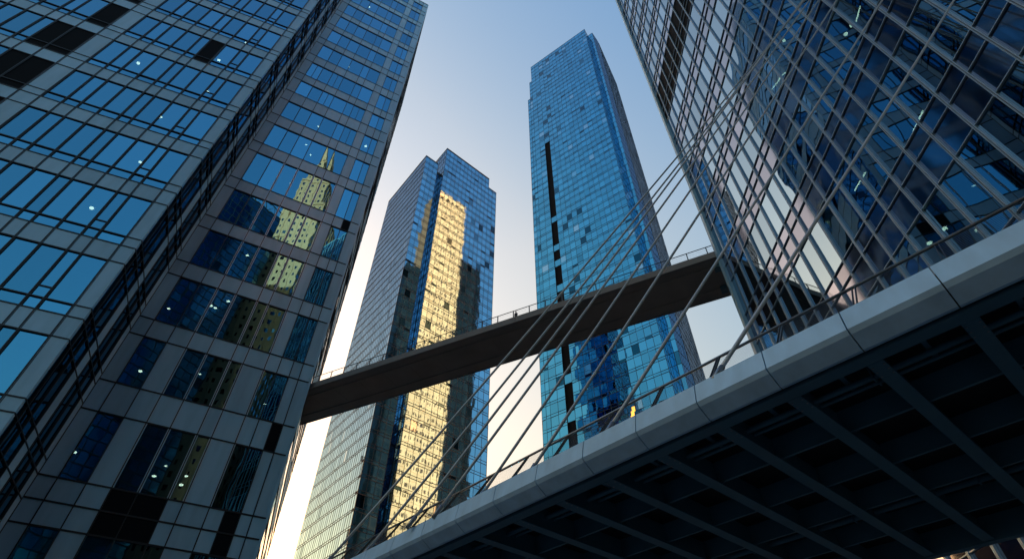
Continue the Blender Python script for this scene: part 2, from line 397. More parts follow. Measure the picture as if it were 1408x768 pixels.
# ================================================================== RIGHT TOWER
RX = 24.24; YC = 43.73
rt = empty("office_tower", (40, 5, 0), "dark blue glass tower with aluminium fins at the upper right", "skyscraper")
RT = Plane((RX, YC), 180, -1)               # s runs towards the camera side (y decreasing); outward = -x
if RT.n.x > 0: RT.n = -RT.n
RTOP = 205.0; RLEN = 84.0
panes = []; sp = MB(); tr = []
fy = [0.6 + 1.03]; 
while fy[-1] < RLEN: fy.append(fy[-1] + 1.83)
zb = 37.2 - 8.9 * 4
lev = []
while zb < RTOP: lev.append(zb); zb += 8.9
blk = MB()
edges = [0.5] + fy
for zb in lev:
    for i in range(len(edges)-1):
        a, b = edges[i], edges[i+1]
        z1 = min(zb + 8.9, RTOP)
        lo_, mid_, hi_ = zb, zb + 2.4, zb + 3.8   # layout below: spandrel top part is under the next floor
        # transparent band then two dark bands
        g0, g1 = zb, zb + 5.1
        if 81 < zb + 5 < 89: pass
        s0, s1, s2 = zb - 0.0, zb + 2.4, zb + 3.8
        if 80.5 <= zb < 82.5:
            RT.quad(blk, a, b, zb, z1, -.12)
            continue
        RT.quad(sp, a, b, s0, s1, -.10, random.random(), 0, .004); RT.quad(sp, a, b, s1, s2, -.10, random.random(), 0, .004)
        panes.append((RT, a, b, s2, z1, -0.10, random.random(), .010))
    for k, z in enumerate((zb, zb + 2.4, zb + 3.8)):
        t = MB(); RT.bar(t, .5, RLEN, z - .03, z + .03, -.12, .02); t.build("transom", M['fin'], rt)
sp.build("spandrel", M['spandrel_right'], rt); blk.build("louvre_band", M['black'], rt)
for y in fy:
    t = MB(); RT.bar(t, y - .085, y - .02, 0, RTOP, -.1, .07); RT.bar(t, y + .02, y + .085, 0, RTOP, -.1, .07); RT.bar(t, y - .02, y + .02, 0, RTOP, -.1, .03, m=1)
    t.build("fin", [M['fin'], M['mullion_black']], rt)
t = MB(); RT.bar(t, -0.0, .5, 0, RTOP, -1, .30); t.build("corner_column", M['panel'], rt)
t = MB(); t.prism([(RX+4, YC-2), (RX+4, YC-RLEN), (65, YC-RLEN), (65, YC-2)], 0, RTOP-1); t.build("core_wall", M['interior'], rt)
t = MB()
for zb in lev: t.prism([(RX+.25, YC-.8), (RX+.25, YC-RLEN+.5), (RX+4, YC-RLEN+.5), (RX+4, YC-.8)], zb + 3.4, zb + 3.7)
t.build("floor_slab", M['slab'], rt)
t = MB(); t.quad((RX+1, YC-.01, 0), (66, YC-.01, 0), (66, YC-.01, RTOP), (RX+1, YC-.01, RTOP)); t.quad((66, YC, 0), (66, YC-RLEN, 0), (66, YC-RLEN, RTOP), (66, YC, RTOP)); t.quad((RX, YC-RLEN, 0), (66, YC-RLEN, 0), (66, YC-RLEN, RTOP), (RX, YC-RLEN, RTOP))
t.build("rear_wall", M['glass_far'], rt)
t = MB(); t.box(RX, 66, YC-RLEN, YC, RTOP, RTOP + .6); t.build("roof", M['panel'], rt)
build_windows(panes, M['glass_right'], rt)
for (u, v) in [(1078,56),(1163,47),(1171,35),(1345,316),(1299,314),(1278,334)]:
    p = on_plane(RT, u, v, -1.0); mb = MB(); r = .16
    ellipsoid(mb, p, r, r, r * .5); mb.tube([p + Vector((0,0,r*.4)), p + Vector((0,0,1.2))], .015, 5, m=1); mb.build("ceiling_lamp", [M['lamp'], M['interior']], rt)
# slim tube lamps hanging inside
for (u0, v0, u1, v1) in [(1118,50,1103,60-1),(1075,105,1060,125),(1183,0+8,1177,30),(1269,152,1252,190),(1175,262,1190,237),(1264,252,1255,276),(1083,97,1071,108)]:
    p, q = on_plane(RT, u0, v0, -.9), on_plane(RT, u1, v1, -.9)
    mb = MB(); mb.tube([p, q], .05, 6); mb.build("tube_lamp", M['lamp'], rt)

# ================================================================== FAR TOWERS
def curtain(pl, s0, s1, z0, z1, ds, dz, gap, panes, grid, mw=.09, tilt=.03, off=0.0, mo=.08):
    n = max(1, round((s1 - s0) / ds)); ds = (s1 - s0) / n
    z = z0
    zs = []
    while z < z1 - .3: zs.append(z); z += dz
    for z in zs:
        zt = min(z + dz, z1)
        for i in range(n):
            a = s0 + i * ds; b = a + ds
            if gap and zt - z > gap:
                panes.append((pl, a, b, z, z + gap, off, random.random() * .6, tilt)); panes.append((pl, a, b, z + gap, zt, off, random.random(), tilt))
            else: panes.append((pl, a, b, z, zt, off, random.random(), tilt))
        pl.bar(grid, s0, s1, z - mw * .8, z + mw * .8, off - .1, off + mo)
        if gap: pl.bar(grid, s0, s1, z + gap - mw * .6, z + gap + mw * .6, off - .1, off + mo)
    for i in range(n + 1):
        a = s0 + i * ds; pl.bar(grid, a - mw * .5, a + mw * .5, z0, z1, off - .1, off + mo * .9)
    pl.bar(grid, s0, s1, z1 - .15, z1 + .25, off - .4, off + .12)

K1 = 150 / 190
F1 = Vector((*P2(150, -15.9), 0))
t1 = empty("glass_skyscraper", (-45, 165, 0), "lower of the two far towers, golden reflection down its blue front", "skyscraper")
T1R = Plane(F1, 48.4); T1L = Plane(F1, -39.5, -1)
if T1L.n.dot(az(180 - 16)) < 0: T1L.n = -T1L.n
def z1_(z): return CZ + (z - CZ) * K1
zA, zB, zC = z1_(299), z1_(322), z1_(312)
sL, sa, sb, sc, sR = 35.0, 9.0 * K1, 13.4 * K1, 48.9 * K1, 55.4 * K1
panes = []; pside = []; grid = MB(); grid_s = MB()
curtain(T1R, 0, sa, 0, zA, 2.3, 4.62, 1.0, panes, grid, tilt=.006)
curtain(T1R, sb, sc, 0, zB, 2.37, 4.62, 1.0, panes, grid, tilt=.006)
curtain(T1R, sc, sR, 0, zC, 2.37, 4.62, 1.0, panes, grid, tilt=.006)
curtain(T1R, sa, sb, 0, zA - 3, 1.8, 4.62, 1.0, panes, grid, tilt=.006, off=-3.2)
curtain(T1L, 0, sL, 0, zA, 1.33, 4.62, .7, pside, grid_s, mw=.12, tilt=.012, mo=.05)
NA = Plane(T1R.pt(sb, 0), -39.5, -1)       # the taller slab's own left side
if NA.n.dot(az(180 - 16)) < 0: NA.n = -NA.n
curtain(NA, -0.0, 28, zA - 3, zB, 2.0, 4.62, 0, pside, grid_s)
curtain(NA, 0, 3.1, 0, zA - 3, 1.5, 4.62, 1.0, panes, grid)
W2 = Plane(T1R.pt(sR, 0), -42, 1)
if W2.n.dot(Vector((1, 0, 0))) < 0: W2.n = -W2.n
curtain(W2, 0, 22, 0, zC, 2.4, 4.62, 0, panes, grid)
core = MB()
c0 = T1L.pt(sL - .4, 0, -.5); c1 = T1R.pt(.8, 0, -3.6); c2 = T1R.pt(sR - .5, 0, -3.6); c3 = W2.pt(22, 0, -.4)
core.prism([(p.x, p.y) for p in (c0, T1R.pt(.5, 0, -.5), T1R.pt(sa - .1, 0, -.5), T1R.pt(sa - .1, 0, -3.6), T1R.pt(sR - .5, 0, -3.6), c3)], 0, zA - .3)
core.prism([(p.x, p.y) for p in (T1R.pt(sb + .3, 0, -.5), T1R.pt(sc - .3, 0, -.5), T1R.pt(sc - .3, 0, -20), T1R.pt(sb + .3, 0, -20))], 0, zB - .3)
core.prism([(p.x, p.y) for p in (T1R.pt(sc - .4, 0, -.5), T1R.pt(sR - .3, 0, -.5), T1R.pt(sR - .3, 0, -12), T1R.pt(sc - .4, 0, -12))], 0, zC - .3)
core.build("core_wall", M['mullion_black'], t1)
mb = MB(); q0 = T1L.pt(sL, 0); q1 = W2.pt(22, 0); mb.quad((q0.x,q0.y,0), (q1.x,q1.y,0), (q1.x,q1.y,zA-1), (q0.x,q0.y,zA-1)); mb.build("rear_wall", M['glass_far'], t1)
grid.build("mullion", M['mullion_dark'], t1); grid_s.build('mullion', M['frame_matt'], t1)
build_windows(panes, M['glass_t1'], t1, limit=60)
mb = MB()
for p in pside: p[0].quad(mb, p[1], p[2], p[3], p[4], p[5], p[6], 0, p[7])
tag(mb.build("side_window", M['glass_t1_side'], t1), kind="stuff")

K2 = 200 / 185
F2 = Vector((*P2(200, 19.6), 0))
t2 = empty("glass_skyscraper", (45, 215, 0), "tallest blue glass tower, mid picture, with a thin dark slot down its front", "skyscraper")
T2F = Plane(F2, -53.6, 1)
if T2F.n.dot(az(190)) < 0: T2F.n = -T2F.n
def z2_(z): return CZ + (z - CZ) * K2
a0, a1, a2, a3 = 1.8 * K2, 56.6 * K2, 58.8 * K2, 61.0 * K2
zt0, zt1, zt2 = z2_(484), z2_(456), z2_(427)
panes = []; grid = MB(); slot = MB(); dz2 = 6.8
d0, d1 = 44.7 * K2, 48.7 * K2
sl_top = z2_(347)
curtain(T2F, a0, d0, 0, zt0, 3.46, dz2, 1.5, panes, grid, mw=.14, tilt=.05)
curtain(T2F, d1, a1, 0, zt0, 3.46, dz2, 1.5, panes, grid, mw=.14, tilt=.05)
curtain(T2F, d0, d1, sl_top + .5, zt0, 4.4, dz2, 1.5, panes, grid, mw=.14, tilt=.05)
curtain(T2F, a1, a2, 0, zt1, 3, dz2, 1.5, panes, grid, mw=.14, tilt=.05)
curtain(T2F, a2, a3, 0, zt2, 3, dz2, 1.5, panes, grid, mw=.14, tilt=.05)
z = 0; k = 0
brk = [z2_(v) for v in (262, 236, 222, 204, 172, 150, 128, 106)]
while z < sl_top:
    zt = min(z + dz2, sl_top)
    T2F.quad(slot, d0, d1, z, zt, -.5, .0)
    if any(z <= q_ < zt for q_ in brk): panes.append((T2F, d0, d1, z + 1.2, zt - .6, -.3, .3, .02))
    z += dz2; k += 1
slot.build("shaft_recess", M['black'], t2)
# notched right-hand corner
T2A = Plane(T2F.pt(a0, 0), 31.5, 1)
if T2A.n.dot(Vector((1, 0, 0))) < 0: T2A.n = -T2A.n
pr = []; grid_s = MB()
curtain(T2A, 0, 7.0, 0, zt0, 3.5, dz2, 0, panes, grid, mw=.14)
T2B = Plane(T2A.pt(7.0, 0), -53.6 + 180, 1)
if T2B.n.dot(az(190)) < 0: T2B.n = -T2B.n
curtain(T2B, 0, 4.6, 0, zt0, 2.3, dz2, 0, panes, grid, mw=.14)
T2C = Plane(T2B.pt(4.6, 0), 38, 1)
if T2C.n.dot(Vector((1, 0, 0))) < 0: T2C.n = -T2C.n
curtain(T2C, 0, 10, 0, zt0, 2.0, dz2, 0, pr, grid_s, mw=.12, tilt=.02)
T2D = Plane(T2C.pt(10.6, 0), 28.8, 1)
if T2D.n.dot(Vector((1, 0, 0))) < 0: T2D.n = -T2D.n
curtain(T2D, .6, 46, 0, zt0, 2.0, dz2, 0, pr, grid_s, mw=.12, tilt=.02)
T2C.bar(grid, 10, 11.2, 0, zt0, -1.2, -.3, m=1)
core = MB()
core.prism([(p.x, p.y) for p in (T2F.pt(a0 + .3, 0, -2.2), T2A.pt(7.4, 0, -.5), T2B.pt(4.2, 0, -.6), T2C.pt(10, 0, -1.4), T2D.pt(45.5, 0, -.6), T2F.pt(a1 - .5, 0, -45), T2F.pt(a1 - .4, 0, -2.2))][::-1], 0, zt0 - .5)
core.prism([(p.x, p.y) for p in (T2F.pt(a1 + .1, 0, -.4), T2F.pt(a1 + .1, 0, -30), T2F.pt(a2, 0, -30), T2F.pt(a2, 0, -.4))], 0, zt1 - .4)
core.prism([(p.x, p.y) for p in (T2F.pt(a2 + .1, 0, -.4), T2F.pt(a2 + .1, 0, -28), T2F.pt(a3, 0, -28), T2F.pt(a3, 0, -.4))], 0, zt2 - .4)
core.build("core_wall", M['mullion_black'], t2)
grid.build("mullion", [M['mullion_dark'], M['glass_t2']], t2); grid_s.build('mullion', M['frame_matt'], t2)
build_windows(panes, M['glass_t2'], t2)
mb = MB()
for p in pr: p[0].quad(mb, p[1], p[2], p[3], p[4], p[5], p[6], 0, p[7])
tag(mb.build("side_window", M['glass_t1_side'], t2), kind="stuff")
for (u, v) in [(870,574),(870,568),(871,562),(870,580)]:
    p = on_plane(T2F, u, v, .1); mb = MB(); s_ = (p - T2F.P).dot(T2F.r)
    T2F.bar(mb, s_ - .7, s_ + .7, p.z - 1.2, p.z + 1.2, .05, .15); mb.build("lit_window", M['warm'], t2)

# ================================================================== HIGH WALKWAY between left and right tower
wk = empty("skybridge", (0, 58, 50), "slim concrete footbridge high up, crossing in front of the two far towers", "footbridge")
Rp = Vector((RX, YC, 0)); WA = Plane(Rp, -64)     # normal pointing away from camera?
if WA.n.dot(Vector((0, 1, 0))) < 0: WA.n = -WA.n
WL = 71.0; ZW = 51.8; WD = 7.2; th = .95
for k in range(16):
    a, b = -.2 + (WL+.2) / 16 * k + .012, -.2 + (WL+.2) / 16 * (k + 1) - .012
    t = MB(); WA.bar(t, a, b, ZW - .9 - (.006 if k % 3 == 1 else 0), ZW - .15, .45, WD - .02); t.build("deck_slab", M['soffit'], wk)
for o_ in (1.6, WD - 1.6):
    t = MB(); WA.bar(t, -.2, WL, ZW - 1.02, ZW - .91, o_ - .12, o_ + .12); t.build("rib", M['soffit'], wk)
for o_ in (1.6, WD - 1.6):
    t = MB(); WA.bar(t, .1, .9, ZW - 1.5, ZW - 1.02, o_ - .5, o_ + .5); t.build("bearing", M['bridge_under'], wk)
nseg = 8
for k in range(nseg):
    a, b = -.2 + (WL+.2) / nseg * k + .015, -.2 + (WL+.2) / nseg * (k + 1) - .015
    t = MB(); WA.bar(t, a, b, ZW - .97, ZW, 0, .44); t.build("edge_beam", M['concrete'], wk)
    t = MB(); WA.bar(t, a, b, ZW - .97, ZW, WD, WD + .25); t.build("edge_beam", M['concrete'], wk)
for off in (.18, WD - .1):
    t = MB(); t.tube([WA.pt(-.2, ZW + 1.25, off), WA.pt(WL, ZW + 1.25, off)], .055, 6); rl = t.build("handrail", M['rail'], wk)
    s_ = 1.0
    while s_ < WL:
        t = MB(); WA.bar(t, s_ - .06, s_ + .06, ZW - .1, ZW + 1.22, off - .04, off + .04); t.build("railing_post", M['rail'], rl); s_ += 2.35
    for h in (.35, .7, 1.0):
        t = MB(); t.tube([WA.pt(-.2, ZW + h, off), WA.pt(WL, ZW + h, off)], .012, 4); t.build("railing_wire", M['rail'], rl)

# ================================================================== NEAR CABLE-STAYED FOOTBRIDGE
NB = az(46.7)                                  # n direction (across the deck, away from camera)
class BF:
    def pt(s, sv, n, z):  # s coordinate along the deck edge
        return Vector((NB.x * n - NB.y * sv, NB.y * n + NB.x * sv, z))
bf = BF()
fb = empty("footbridge", tuple(bf.pt(5, 16, 8.2)), "near cable-stayed footbridge seen from below, with dark ribbed underside", "footbridge")
S0, S1 = -12.6, 44.0
def extr(mb, prof, s0, s1, m=0):
    """profile [(n,z)] closed, extruded along s"""
    n = len(prof); i = len(mb.v)
    mb.v += [tuple(bf.pt(s0, a, b)) for a, b in prof] + [tuple(bf.pt(s1, a, b)) for a, b in prof]
    mb.f.append(tuple(i + k for k in range(n))); mb.f.append(tuple(i + n + k for k in reversed(range(n))))
    for k in range(n): mb.f.append((i+(k+1) % n, i+k, i+n+k, i+n+(k+1) % n))
    mb.r += [.5] * (n + 2); mb.m += [m] * (n + 2)
ZD = 9.0
prof = [(10.15, ZD), (10.03, 8.50), (10.10, 8.41), (10.42, 8.22), (10.50, 8.22), (10.50, 8.34), (10.36, 8.36), (10.22, 8.52), (10.30, ZD - .02), (10.62, ZD - .03), (10.62, ZD)]
joints = [-12.6]; s_ = -11.75
while s_ < S1: joints.append(s_); s_ += 1.655
for k in range(len(joints) - 1):
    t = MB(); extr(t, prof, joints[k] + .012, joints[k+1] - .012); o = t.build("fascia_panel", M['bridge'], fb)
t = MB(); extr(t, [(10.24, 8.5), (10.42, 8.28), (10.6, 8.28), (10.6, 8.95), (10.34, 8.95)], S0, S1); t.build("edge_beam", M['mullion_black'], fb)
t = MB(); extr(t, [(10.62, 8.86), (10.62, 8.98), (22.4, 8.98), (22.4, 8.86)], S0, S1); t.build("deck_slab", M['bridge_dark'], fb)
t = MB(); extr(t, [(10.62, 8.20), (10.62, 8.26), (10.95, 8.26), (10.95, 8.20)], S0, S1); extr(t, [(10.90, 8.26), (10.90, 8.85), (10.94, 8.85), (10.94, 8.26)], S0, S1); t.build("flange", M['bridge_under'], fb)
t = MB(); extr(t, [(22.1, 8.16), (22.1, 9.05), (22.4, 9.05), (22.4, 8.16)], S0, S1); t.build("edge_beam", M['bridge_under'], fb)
for sj in joints[1:]:
    for q in (0,):
        t = MB()
        def cb(w, za, zb_, n0=10.96, n1=22.08, m=0):
            sk = -(n1 - n0) * math.tan(R_(2.0))
            p = [bf.pt(sj - w, n0, za), bf.pt(sj + w, n0, za), bf.pt(sj + w + sk, n1, za), bf.pt(sj - w + sk, n1, za)]
            pz = [Vector((v.x, v.y, zb_)) for v in p]; t.hexa(p[::-1] + pz[::-1], .5, m)
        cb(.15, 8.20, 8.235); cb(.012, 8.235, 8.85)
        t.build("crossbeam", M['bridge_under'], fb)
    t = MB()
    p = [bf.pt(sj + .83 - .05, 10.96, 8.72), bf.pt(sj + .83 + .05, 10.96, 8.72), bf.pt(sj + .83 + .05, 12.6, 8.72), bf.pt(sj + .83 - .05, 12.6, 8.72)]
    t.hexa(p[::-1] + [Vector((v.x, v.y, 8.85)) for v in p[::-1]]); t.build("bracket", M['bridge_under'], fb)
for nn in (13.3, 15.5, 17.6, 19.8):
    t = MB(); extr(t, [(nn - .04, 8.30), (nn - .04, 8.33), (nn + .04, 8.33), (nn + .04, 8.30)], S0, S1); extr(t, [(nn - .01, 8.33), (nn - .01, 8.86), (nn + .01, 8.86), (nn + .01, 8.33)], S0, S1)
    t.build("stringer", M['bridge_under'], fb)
for nn, zz, rr in ((12.1, 8.62, .07), (12.45, 8.66, .045), (18.7, 8.60, .09)):
    t = MB(); t.tube([bf.pt(S0, nn, zz), bf.pt(S1, nn, zz)], rr, 8); pp = t.build("service_pipe", M['bridge_under'], fb, smooth=True)
    for sj in joints[1::2]:
        t = MB(); extr(t, [(nn - rr - .02, zz - rr - .02), (nn - rr - .02, 8.86), (nn + rr + .02, 8.86), (nn + rr + .02, zz - rr - .02)], sj + .3, sj + .34); t.build("pipe_hanger", M['bridge_under'], pp)
for sj in joints[1:]:
    t = MB()
    for q in (-.11, .11):
        for nn in (11.1, 11.3, 11.5): t.tube([bf.pt(sj + q - nn * .035 + .385, nn, 8.19), bf.pt(sj + q - nn * .035 + .385, nn, 8.205)], .022, 6)
    tag(t.build("bolt_row", M['steel'], fb), kind="stuff")
# railing
for n0, n1 in ((10.34, 11.10), (22.2, 21.6)):
    t = MB(); t.tube([bf.pt(S0, n1, ZD + 1.1), bf.pt(S1, n1, ZD + 1.1)], .035, 8); hr = t.build("handrail", M['steel'], fb, smooth=True)
    k = 0
    for sj in [S0 + .6 + 1.655 * i for i in range(34)]:
        t = MB(); b0 = bf.pt(sj, n0, ZD - .02); b1 = bf.pt(sj - .12, n1, ZD + 1.08)
        for dd in (-.035, .035):
            q = [bf.pt(sj + dd - .008, n0 - .03, ZD - .02), bf.pt(sj + dd + .008, n0 - .03, ZD - .02), bf.pt(sj + dd + .008, n0 + .05, ZD - .02), bf.pt(sj + dd - .008, n0 + .05, ZD - .02)]
            q2 = [bf.pt(sj - .1 + dd - .008, n1 - .03, ZD + 1.08), bf.pt(sj - .1 + dd + .008, n1 - .03, ZD + 1.08), bf.pt(sj - .1 + dd + .008, n1 + .03, ZD + 1.08), bf.pt(sj - .1 + dd - .008, n1 + .03, ZD + 1.08)]
            t.hexa(q[::-1] + q2[::-1])
        t.build("railing_post", M['rail'], hr)
    for i in range(14):
        f = (i + 1) / 15.5; nn = n0 + (n1 - n0) * f; zz = ZD + 1.1 * f
        t = MB(); t.tube([bf.pt(S0, nn, zz), bf.pt(S1, nn, zz)], .0045, 4); t.build("railing_wire", M['steel'], hr)
# stay cables
feet = [(446,776),(500,762),(562,722),(598,708),(657,688),(727,652),(834,595),(984,518)]
tops = [(1118,-14),(1128,-30),(1122,-26),(1136,-32),(1146,-30),(1176,-40),(1232,-30),(1330,-30)]
sag = [.55, .5, .35, .2, .1, .1, .1, .1]
def hit_z(u, v, z):
    d = ray(u, v); t = (z - CZ) / d.z; return Vector((d.x * t, d.y * t, z))
for (f, tp, sg) in zip(feet, tops, sag):
    a = hit_z(*f, ZD); b = on_plane(RT, *tp, .1)
    pts = []
    for i in range(25):
        q = i / 24; p = a.lerp(b, q); p.z -= sg * 4 * q * (1 - q); pts.append(p)
    t = MB(); t.tube(pts, .05, 8); c = t.build("stay_cable", M['cable'], fb, smooth=True)
    dirv = (pts[1] - pts[0]).normalized()
    t = MB(); t.tube([a - dirv * .1, a + dirv * .35], .072, 10); t.build("anchor_socket", M['steel'], c, smooth=True)
    dirv = (pts[-1] - pts[-2]).normalized()
    t = MB(); t.tube([b - dirv * 1.0, b], .12, 10); t.build("anchor_socket", M['steel'], c, smooth=True)

# bench on the near footbridge
bx = hit_z(793, 600, ZD + .5)
sv = bx.dot(Vector((-NB.y, NB.x, 0))); nv = 11.6
bench = empty("park_bench", tuple(bf.pt(sv, nv, ZD)), "dark slatted bench standing on the near footbridge behind the railing", "bench")
def bbox(t, s0, s1, n0, n1, z0, z1):
    p = [bf.pt(s0, n0, z0), bf.pt(s1, n0, z0), bf.pt(s1, n1, z0), bf.pt(s0, n1, z0)]
    t.hexa(p[::-1] + [Vector((v.x, v.y, z1)) for v in p[::-1]])
t = MB()
for i in range(5): bbox(t, sv - .85, sv + .85, nv - .22 + i * .09, nv - .15 + i * .09, ZD + .43, ZD + .47)
t.build("seat", M['rail'], bench)
t = MB()
for i in range(4): bbox(t, sv - .85, sv + .85, nv + .26, nv + .29, ZD + .55 + i * .1, ZD + .62 + i * .1)
t.build("backrest", M['rail'], bench)
for q in (-.7, .7):
    t = MB(); bbox(t, sv + q - .03, sv + q + .03, nv - .2, nv - .15, ZD - .02, ZD + .43); bbox(t, sv + q - .03, sv + q + .03, nv + .2, nv + .255, ZD - .02, ZD + .95); bbox(t, sv + q - .03, sv + q + .03, nv - .15, nv + .2, ZD + .38, ZD + .43)
    t.build("leg", M['rail'], bench)

# ================================================================== person on the high walkway
def skin_person(base, face_az, parent, name_mat):
    """standing person: one continuous skinned body"""
    J = [(0,0,.95),(0,0,1.15),(0,.01,1.38),(0,.01,1.50),(0,.02,1.60),(0,.02,1.70),
         (.09,0,.90),(.10,.03,.50),(.10,.0,.09),(.10,.16,.04),(-.09,0,.90),(-.10,.0,.50),(-.11,-.03,.09),(-.11,.13,.04),
         (.17,0,1.42),(.22,-.02,1.14),(.20,.12,.92),(.19,.18,.85),(-.17,0,1.42),(-.23,-.03,1.14),(-.20,.12,.92),(-.19,.18,.85)]
    Ed = [(0,1),(1,2),(2,3),(3,4),(4,5),(0,6),(6,7),(7,8),(8,9),(0,10),(10,11),(11,12),(12,13),(2,14),(14,15),(15,16),(16,17),(2,18),(18,19),(19,20),(20,21)]
    Rr = [.14,.13,.15,.055,.085,.08,.09,.065,.045,.04,.09,.065,.045,.04,.065,.048,.036,.04,.065,.048,.036,.04]
    me = bpy.data.meshes.new("person"); me.from_pydata(J, Ed, [])
    o = bpy.data.objects.new("person", me); COL.objects.link(o)
    sm = o.modifiers.new("skin", 'SKIN'); me.skin_vertices.new() if not me.skin_vertices else None
    for i, r in enumerate(Rr): me.skin_vertices[0].data[i].radius = (r, r * .85)
    me.skin_vertices[0].data[0].use_root = True
    o.modifiers.new("sub", 'SUBSURF').levels = 1
    dg = bpy.context.evaluated_depsgraph_get(); ev = o.evaluated_get(dg)
    nm = bpy.data.meshes.new_from_object(ev); o.modifiers.clear(); o.data = nm
    nm.materials.clear(); nm.materials.append(name_mat); nm.materials.append(M['skin'])
    for p in nm.polygons:
        p.use_smooth = True
        if p.center.z > 1.52: p.material_index = 1
    o.location = base; o.rotation_euler = (0, 0, R_(-face_az))
    return o
wp = hit_z(703.5, 433, ZW - .15)
pb = WA.pt((wp - WA.P).dot(WA.r), ZW - .15, .75)
ps = skin_person(pb, 200, None, M['coat'])
tag(ps, "person in a dark grey coat standing at the railing of the high walkway", "person")
t = MB(); ellipsoid(t, (0, .0, 1.73), .10, .115, .10); hr = t.build("hair", M['hair']); hr.parent = ps; hr.location = (0, 0, 0)
t = MB(); i0 = len(t.v)
for z, rr in ((.55, .25), (.75, .235), (.95, .20), (1.15, .19), (1.35, .205), (1.47, .12)):
    for j in range(14):
        a = 2 * math.pi * j / 14; t.v.append((rr * math.cos(a), rr * .78 * math.sin(a), z))
for k in range(5):
    for j in range(14): t.f.append((k*14+j, k*14+(j+1) % 14, (k+1)*14+(j+1) % 14, (k+1)*14+j)); t.r.append(.5); t.m.append(0)
ct = t.build("coat", M['coat'], None, True); ct.parent = ps; ct.location = (0, 0, 0)

# ================================================================== CITY that the glass reflects
def masonry_tower(name, label, P, a, width, depth, top, mt, cols_, dz, wm, z_from=0, sgn=1, parts=None):
    root = empty(name, (P[0], P[1], 0), label, "skyscraper")
    return root
# sunlit stone tower mirrored in the lower far tower
n1 = T1R.n
gv = []
def mirror(p):
    d = (p - T1R.P).dot(n1); q = p - n1 * (2 * d); return Vector((q.x, q.y, p.z))
VP = Plane(F1 - n1 * 105, 48.4)
ga = mirror(on_plane(VP, 605, 263)); gb = mirror(on_plane(VP, 641, 284))
gold = empty("stone_tower", (ga.x, ga.y, 0), "tall sandstone tower in full sun, mirrored as a golden strip in the lower far tower", "skyscraper")
gz = (ga.z + gb.z) / 2
GP = Plane((ga.x, ga.y), 48.4, -1); GP.n = -n1.copy()
gw = (Vector((gb.x - ga.x, gb.y - ga.y, 0))).length
def stone_block(root, pl, s0, s1, depth, z0, z1, ncol, dz, mstone, wname=True, ww=.5, wh=.45):
    b = MB(); q = [pl.pt(s0,0), pl.pt(s1,0), pl.pt(s1,0,-depth), pl.pt(s0,0,-depth)]
    b.prism([(p.x, p.y) for p in q], z0, z1); b.build("wall", mstone, root)
    pn = []
    ds = (s1 - s0) / ncol; z = z0 + dz * .6
    cor = MB()
    while z < z1 - dz * .8:
        for i in range(ncol):
            if random.random() < .9: pn.append((pl, s0 + ds * (i + .5 - ww / 2), s0 + ds * (i + .5 + ww / 2), z, z + dz * wh, .03, random.random(), .0))
        pl.bar(cor, s0 - .1, s1 + .1, z + dz * .72, z + dz * .8, -.2, .25)
        z += dz
    cor.build("string_course", mstone, root)
    return pn
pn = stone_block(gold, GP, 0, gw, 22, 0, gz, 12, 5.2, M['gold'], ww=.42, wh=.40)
z = gz - 9
for i in range(5):
    b = MB(); s_ = gw * (.1 + .18 * i); GP.bar(b, s_, s_ + gw * .09, gz - 9.5, gz - 4, .0, .12); b.build("louvre", M['black'], gold)
build_windows(pn, M['glass_far'], gold)
for f in (.12, .3, .62):
    b = MB(); p = GP.pt(gw * f, gz, -5); b.tube([p, p + Vector((0,0,14 if f < .2 else 8))], .35, 6); b.build("antenna", M['steel'], gold)
# stone tower behind the viewer, mirrored in the left tower; its corner points at the viewer
spire = empty("stone_tower", (30, -75, 0), "pointed stone tower behind the viewer, golden on its sunny side, mirrored in the left tower", "skyscraper")
LA, LB = Vector((-.62, -.785, 0)), Vector((.785, -.62, 0))
def corner_block(c, la, lb, z0, z1, nc, dz=5.0, corb=1.0):
    c = Vector(c); q = [c, c + LA * la, c + LA * la + LB * lb, c + LB * lb]
    b = MB(); b.prism([(p.x, p.y) for p in q], z0, z1); b.build("wall", M['stone'], spire)
    out = []; cor = MB()
    for P, d, ln, nv_ in ((c, LA, la, LB * -1), (c, LB, lb, LA * -1)):
        pl = Plane((P.x, P.y), 0); pl.r = d.copy(); pl.n = nv_.copy()
        n_ = max(2, round(ln / 3.2)); ds = ln / n_; z = z0 + 2
        while z < z1 - dz * .8:
            for i in range(n_):
                if random.random() < .92: out.append((pl, ds * (i + .34), ds * (i + .66), z, z + dz * .42, .04, random.random(), 0))
            z += dz
        pl.bar(cor, 0, ln, z1 - 1.2, z1 + .6, -.5, .5)
        for i in range(n_ + 1): pl.bar(cor, ds * i - .25, ds * i + .25, z0, z1 - 1.2, 0, .35)
    cor.build("cornice", M['stone'], spire)
    return out
pn = corner_block((30, -62, 0), 19, 25, 0, 262, 5)
pn += corner_block((28.5, -64.5, 0), 14, 18, 262, 284, 4)
pn += corner_block((26.5, -67, 0), 9, 9, 284, 302, 3)
b = MB(); c = Vector((26.5, -67, 302.6)); q = [c, c + LA * 9, c + LA * 9 + LB * 9, c + LB * 9]; top = c + LA * 4.5 + LB * 4.5 + Vector((0, 0, 27))
i = len(b.v); b.v += [tuple(p) for p in q] + [tuple(top)]
for k in range(4): b.f.append((i+k, i+(k+1) % 4, i+4)); b.r.append(.5); b.m.append(0)
b.build("roof", M['stone'], spire)
build_windows(pn, M['glass_far'], spire)
